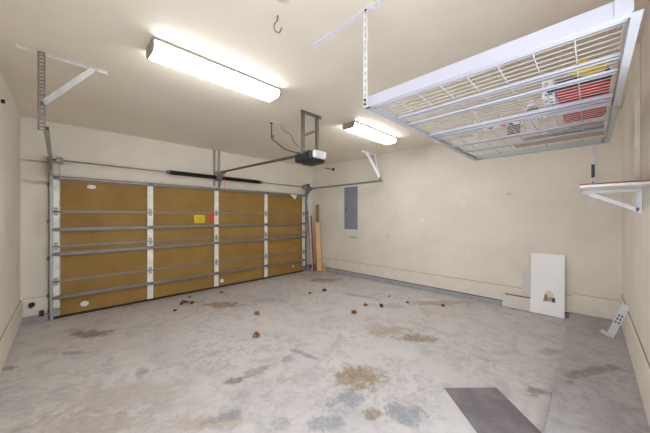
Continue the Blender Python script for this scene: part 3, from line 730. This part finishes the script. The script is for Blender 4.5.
# ------------------------------------------------------------------ things on the rack
IZ = WZ + .0085
rb = thing('red_storage_bag', 'large red cloth bag with black trim lying on the rack wires', 'bag', (2.62, .03, IZ))
MB().box((2.33, -.085, IZ), (3.10, .165, IZ + .11)).build('body', M['red'], rb, bevel=.03)
MB().box((2.29, -.08, IZ + .03), (2.329, .16, IZ + .09)).build('end_panel', M['black'], rb, bevel=.01)
for x in (2.48, 2.94): MB().box((x - .02, -.089, IZ + .112), (x + .02, .169, IZ + .116)).build('strap', M['black'], rb)
wbg = thing('white_printed_pouch', 'white pouch with blue print standing against the red bag', 'pouch', (2.42, .22, IZ))
MB().box((2.34, .172, IZ), (2.58, .24, IZ + .13)).build('pouch_body', M['wlabel'], wbg, bevel=.012)
for k in range(6):
    x = 2.355 + k * .034; y = .185 + .025 * (k % 2)
    MB().box((x, y, IZ - .0012), (x + .02, y + .018, IZ - .0002)).build('blue_print', M['blue'], wbg)
for k in range(3): MB().box((2.3386, .182 + .012 * k, IZ + .02 + .035 * k), (2.3397, .222, IZ + .035 + .035 * k)).build('blue_print', M['blue'], wbg)
yb = thing('yellow_bottle', 'yellow plastic bottle lying on the rack in front of the red bag', 'bottle', (2.12, .02, IZ))
MB().cyl((2.17, -.04, IZ + .047), (2.10, .05, IZ + .047), .045, n=20).cyl((2.10, .05, IZ + .047), (2.075, .08, IZ + .047), .045, .018, 20).build('bottle_body', M['yellow'], yb, bevel=.006)
MB().cyl((2.0745, .0807, IZ + .047), (2.06, .1, IZ + .047), .018, n=14).build('cap', M['galvd'], yb)
tag(MB().box((2.22, -.085, IZ), (2.25, .20, IZ + .025)).build('black_strip', M['black'], at=(2.16, .05, IZ), bevel=.005), 'flat black strip between the yellow bottle and the red bag', 'strip')
def tub(x, y, r, h, m, lab, lid):
    t = thing('storage_tub', lab, 'tub', (x, y, IZ), 'tubs on the rack')
    MB().cyl((x, y, IZ), (x, y, IZ + h), r * .92, r, 20).build('tub_body', m, t, smooth=False)
    MB().cyl((x, y, IZ + h + .0005), (x, y, IZ + h + .015), r * 1.05, n=20).build('lid', lid, t)
tub(3.22, .20, .085, .18, M['cream'], 'cream tub standing beside the far end of the red bag', M['white'])
tub(3.20, .40, .065, .16, M['wlabel'], 'white tub standing between the cream tub and the dark can', M['green'])
tub(3.17, .54, .055, .14, M['paneld'], 'dark can standing outermost in the row of tubs', M['wlabel'])
gb = thing('green_printed_bottle', 'small white bottle with green print standing on the wide middle bar', 'bottle', (2.72, .34, IZ))
MB().cyl((2.74, .34, IZ), (2.74, .34, IZ + .12), .036, n=16).cyl((2.74, .34, IZ + .12), (2.74, .34, IZ + .15), .036, .015, 16).build('bottle_body', M['wlabel'], gb)
MB().cyl((2.74, .34, IZ + .03), (2.74, .34, IZ + .09), .0368, n=16).build('green_label', M['green'], gb)
tag(MB().box((3.36, -.08, IZ), (3.44, .30, IZ + .05)).build('dark_case', M['panel'], at=(3.4, .1, IZ), bevel=.008), 'long dark grey case lying behind the red bag', 'case')
tag(MB().box((3.60, -.09, IZ), (3.76, .62, IZ + .02)).build('tan_plank', M['tan'], at=(3.68, .26, IZ), bevel=.002), 'tan wooden plank lying along the far end of the rack', 'plank')
tag(MB().box((3.48, -.085, IZ), (3.54, .50, IZ + .035)).build('brown_batten', M['oldwood'], at=(3.5, .2, IZ), bevel=.003), 'dark brown wooden batten lying between the grey case and the tan plank', 'batten')

# ------------------------------------------------------------------ floor mat and leaves
cx, cy, _ = on_floor(470, 388.5)
a = V((1, -1, 0)) / R2; f = V((1, 1, 0)) / R2
c0 = V((cx, cy, 0))
bmm = MB(); pts = [c0 - a * .215, c0 + a * .225, c0 + a * .215 - f * .75, c0 - a * .20 - f * .75]
lo = [bmm.bm.verts.new((p.x, p.y, fz(p.y) + .0008)) for p in pts]; hi = [bmm.bm.verts.new((p.x, p.y, fz(p.y) + .0068)) for p in pts]
for i in range(4): bmm.bm.faces.new((lo[i], lo[(i+1) % 4], hi[(i+1) % 4], hi[i]))
bmm.bm.faces.new(hi); bmm.bm.faces.new(lo[::-1])
tag(bmm.build('floor_mat', M['mat'], at=(cx, cy, fz(cy))), 'dark grey textured mat lying askew on the concrete floor', 'mat')

def crumple(size, m, seed, lump=.6):
    rnd = random.Random(seed); b = MB()
    for k in range(3):
        ang = rnd.uniform(0, 6.28); n = 9; L = size * rnd.uniform(.7, 1.05); W = L * rnd.uniform(.42, .6)
        rows = []
        for i in range(n):
            t = i / (n - 1); wd = W * math.sin(math.pi * min(1, t * .96 + .02)) ** .7 * .5 + .0008
            bend = lump * L * (math.sin(t * math.pi) * .45 + .15 * rnd.random())
            row = []
            for j in (-1, -.5, 0, .5, 1):
                x = (t - .5) * L; y = j * wd; z = bend + abs(j) * wd * .6 + rnd.uniform(0, .06) * L
                row.append(b.bm.verts.new((x * math.cos(ang) - y * math.sin(ang), x * math.sin(ang) + y * math.cos(ang), .004 + max(0, z - .05 * L))))
            rows.append(row)
        for r0, r1 in zip(rows, rows[1:]):
            for j in range(4): b.bm.faces.new((r0[j], r1[j], r1[j+1], r0[j+1]))
    zm = min(v_.co.z for v_ in b.bm.verts)
    for v_ in b.bm.verts: v_.co.z -= zm - .001
    me = b.build('dry_leaf', m); me.modifiers.new('thick', 'SOLIDIFY').thickness = .0012
    return me
leaves = [
    (256.5, 335.7, .085, 0, 'curled brown leaf ball nearest the camera in the middle of the floor'),
    (257, 313, .085, 0, 'flat brown leaf just beyond the leaf ball nearest the camera'),
    (184, 303, .13, 1, 'largest dark leaf clump on the floor before the garage door'),
    (192, 302.5, .10, 1, 'dark leaf touching the largest clump on its right'),
    (175, 310, .07, 1, 'small dark leaf left of and nearer than the largest clump'),
    (190, 296.5, .06, 1, 'small dark leaf close to the door bottom behind the largest clump'),
    (171, 295, .08, 1, 'brown leaf at the door bottom, leftmost of the floor leaves'),
    (221.5, 292, .07, 1, 'dark leaf by the middle stile of the garage door'),
    (309.7, 292.5, .06, 1, 'tiny dark leaf left of the brown one before the pine board'),
    (324.4, 290, .11, 1, 'brown leaf nearest the boards standing in the corner'),
    (354, 312, .10, 0, 'wide light brown leaf nearest the camera among the right-hand leaves'),
    (365.7, 304.5, .07, 0, 'small tan leaf behind the wide light brown one'),
    (381.3, 305.5, .09, 1, 'upright dark leaf in the middle of the right-hand leaves'),
    (407.6, 302, .08, 0, 'light brown leaf second from the back wall baseboard'),
    (389.3, 295.5, .05, 1, 'tiny dark leaf closest to the foot of the back wall'),
    (442.8, 305.2, .07, 1, 'brown leaf on a stain, rightmost of the floor leaves'),
]
for i, (px, py, sz, dk, lab) in enumerate(leaves):
    X, Y, h = on_floor(px, py + 1.2)
    o = crumple(sz * 1.15, M['leafd'] if dk else M['leaf'], i * 7 + 3, .75 if i in (0, 12) else .5)
    o.location = (X, Y, h + .0005 + .012 * sz); tag(o, lab, 'leaf', 'dry leaves on the floor')

for o in bpy.data.objects:
    if '_o' in o: del o['_o']

# ------------------------------------------------------------------ camera, world, view
cd = bpy.data.cameras.new('camera'); cam = bpy.data.objects.new('camera', cd); COL.objects.link(cam)
cd.sensor_width = 36; cd.lens = 36 * F / 650; cd.clip_start = .02
cam.location = (0, 0, CAM_H); cam.rotation_euler = (math.radians(90), 0, math.radians(-45))
SC.camera = cam
wd = bpy.data.worlds.new('world'); SC.world = wd; wd.use_nodes = True
wd.node_tree.nodes['Background'].inputs[0].default_value = (.88, .92, 1, 1); wd.node_tree.nodes['Background'].inputs[1].default_value = 3.5
SC.view_settings.view_transform = 'Standard'; SC.view_settings.look = 'None'
SC.view_settings.gamma = 1; SC.view_settings.use_curve_mapping = False
SC.view_settings.exposure = 0.25
SC.cycles.max_bounces = 12; SC.cycles.diffuse_bounces = 8
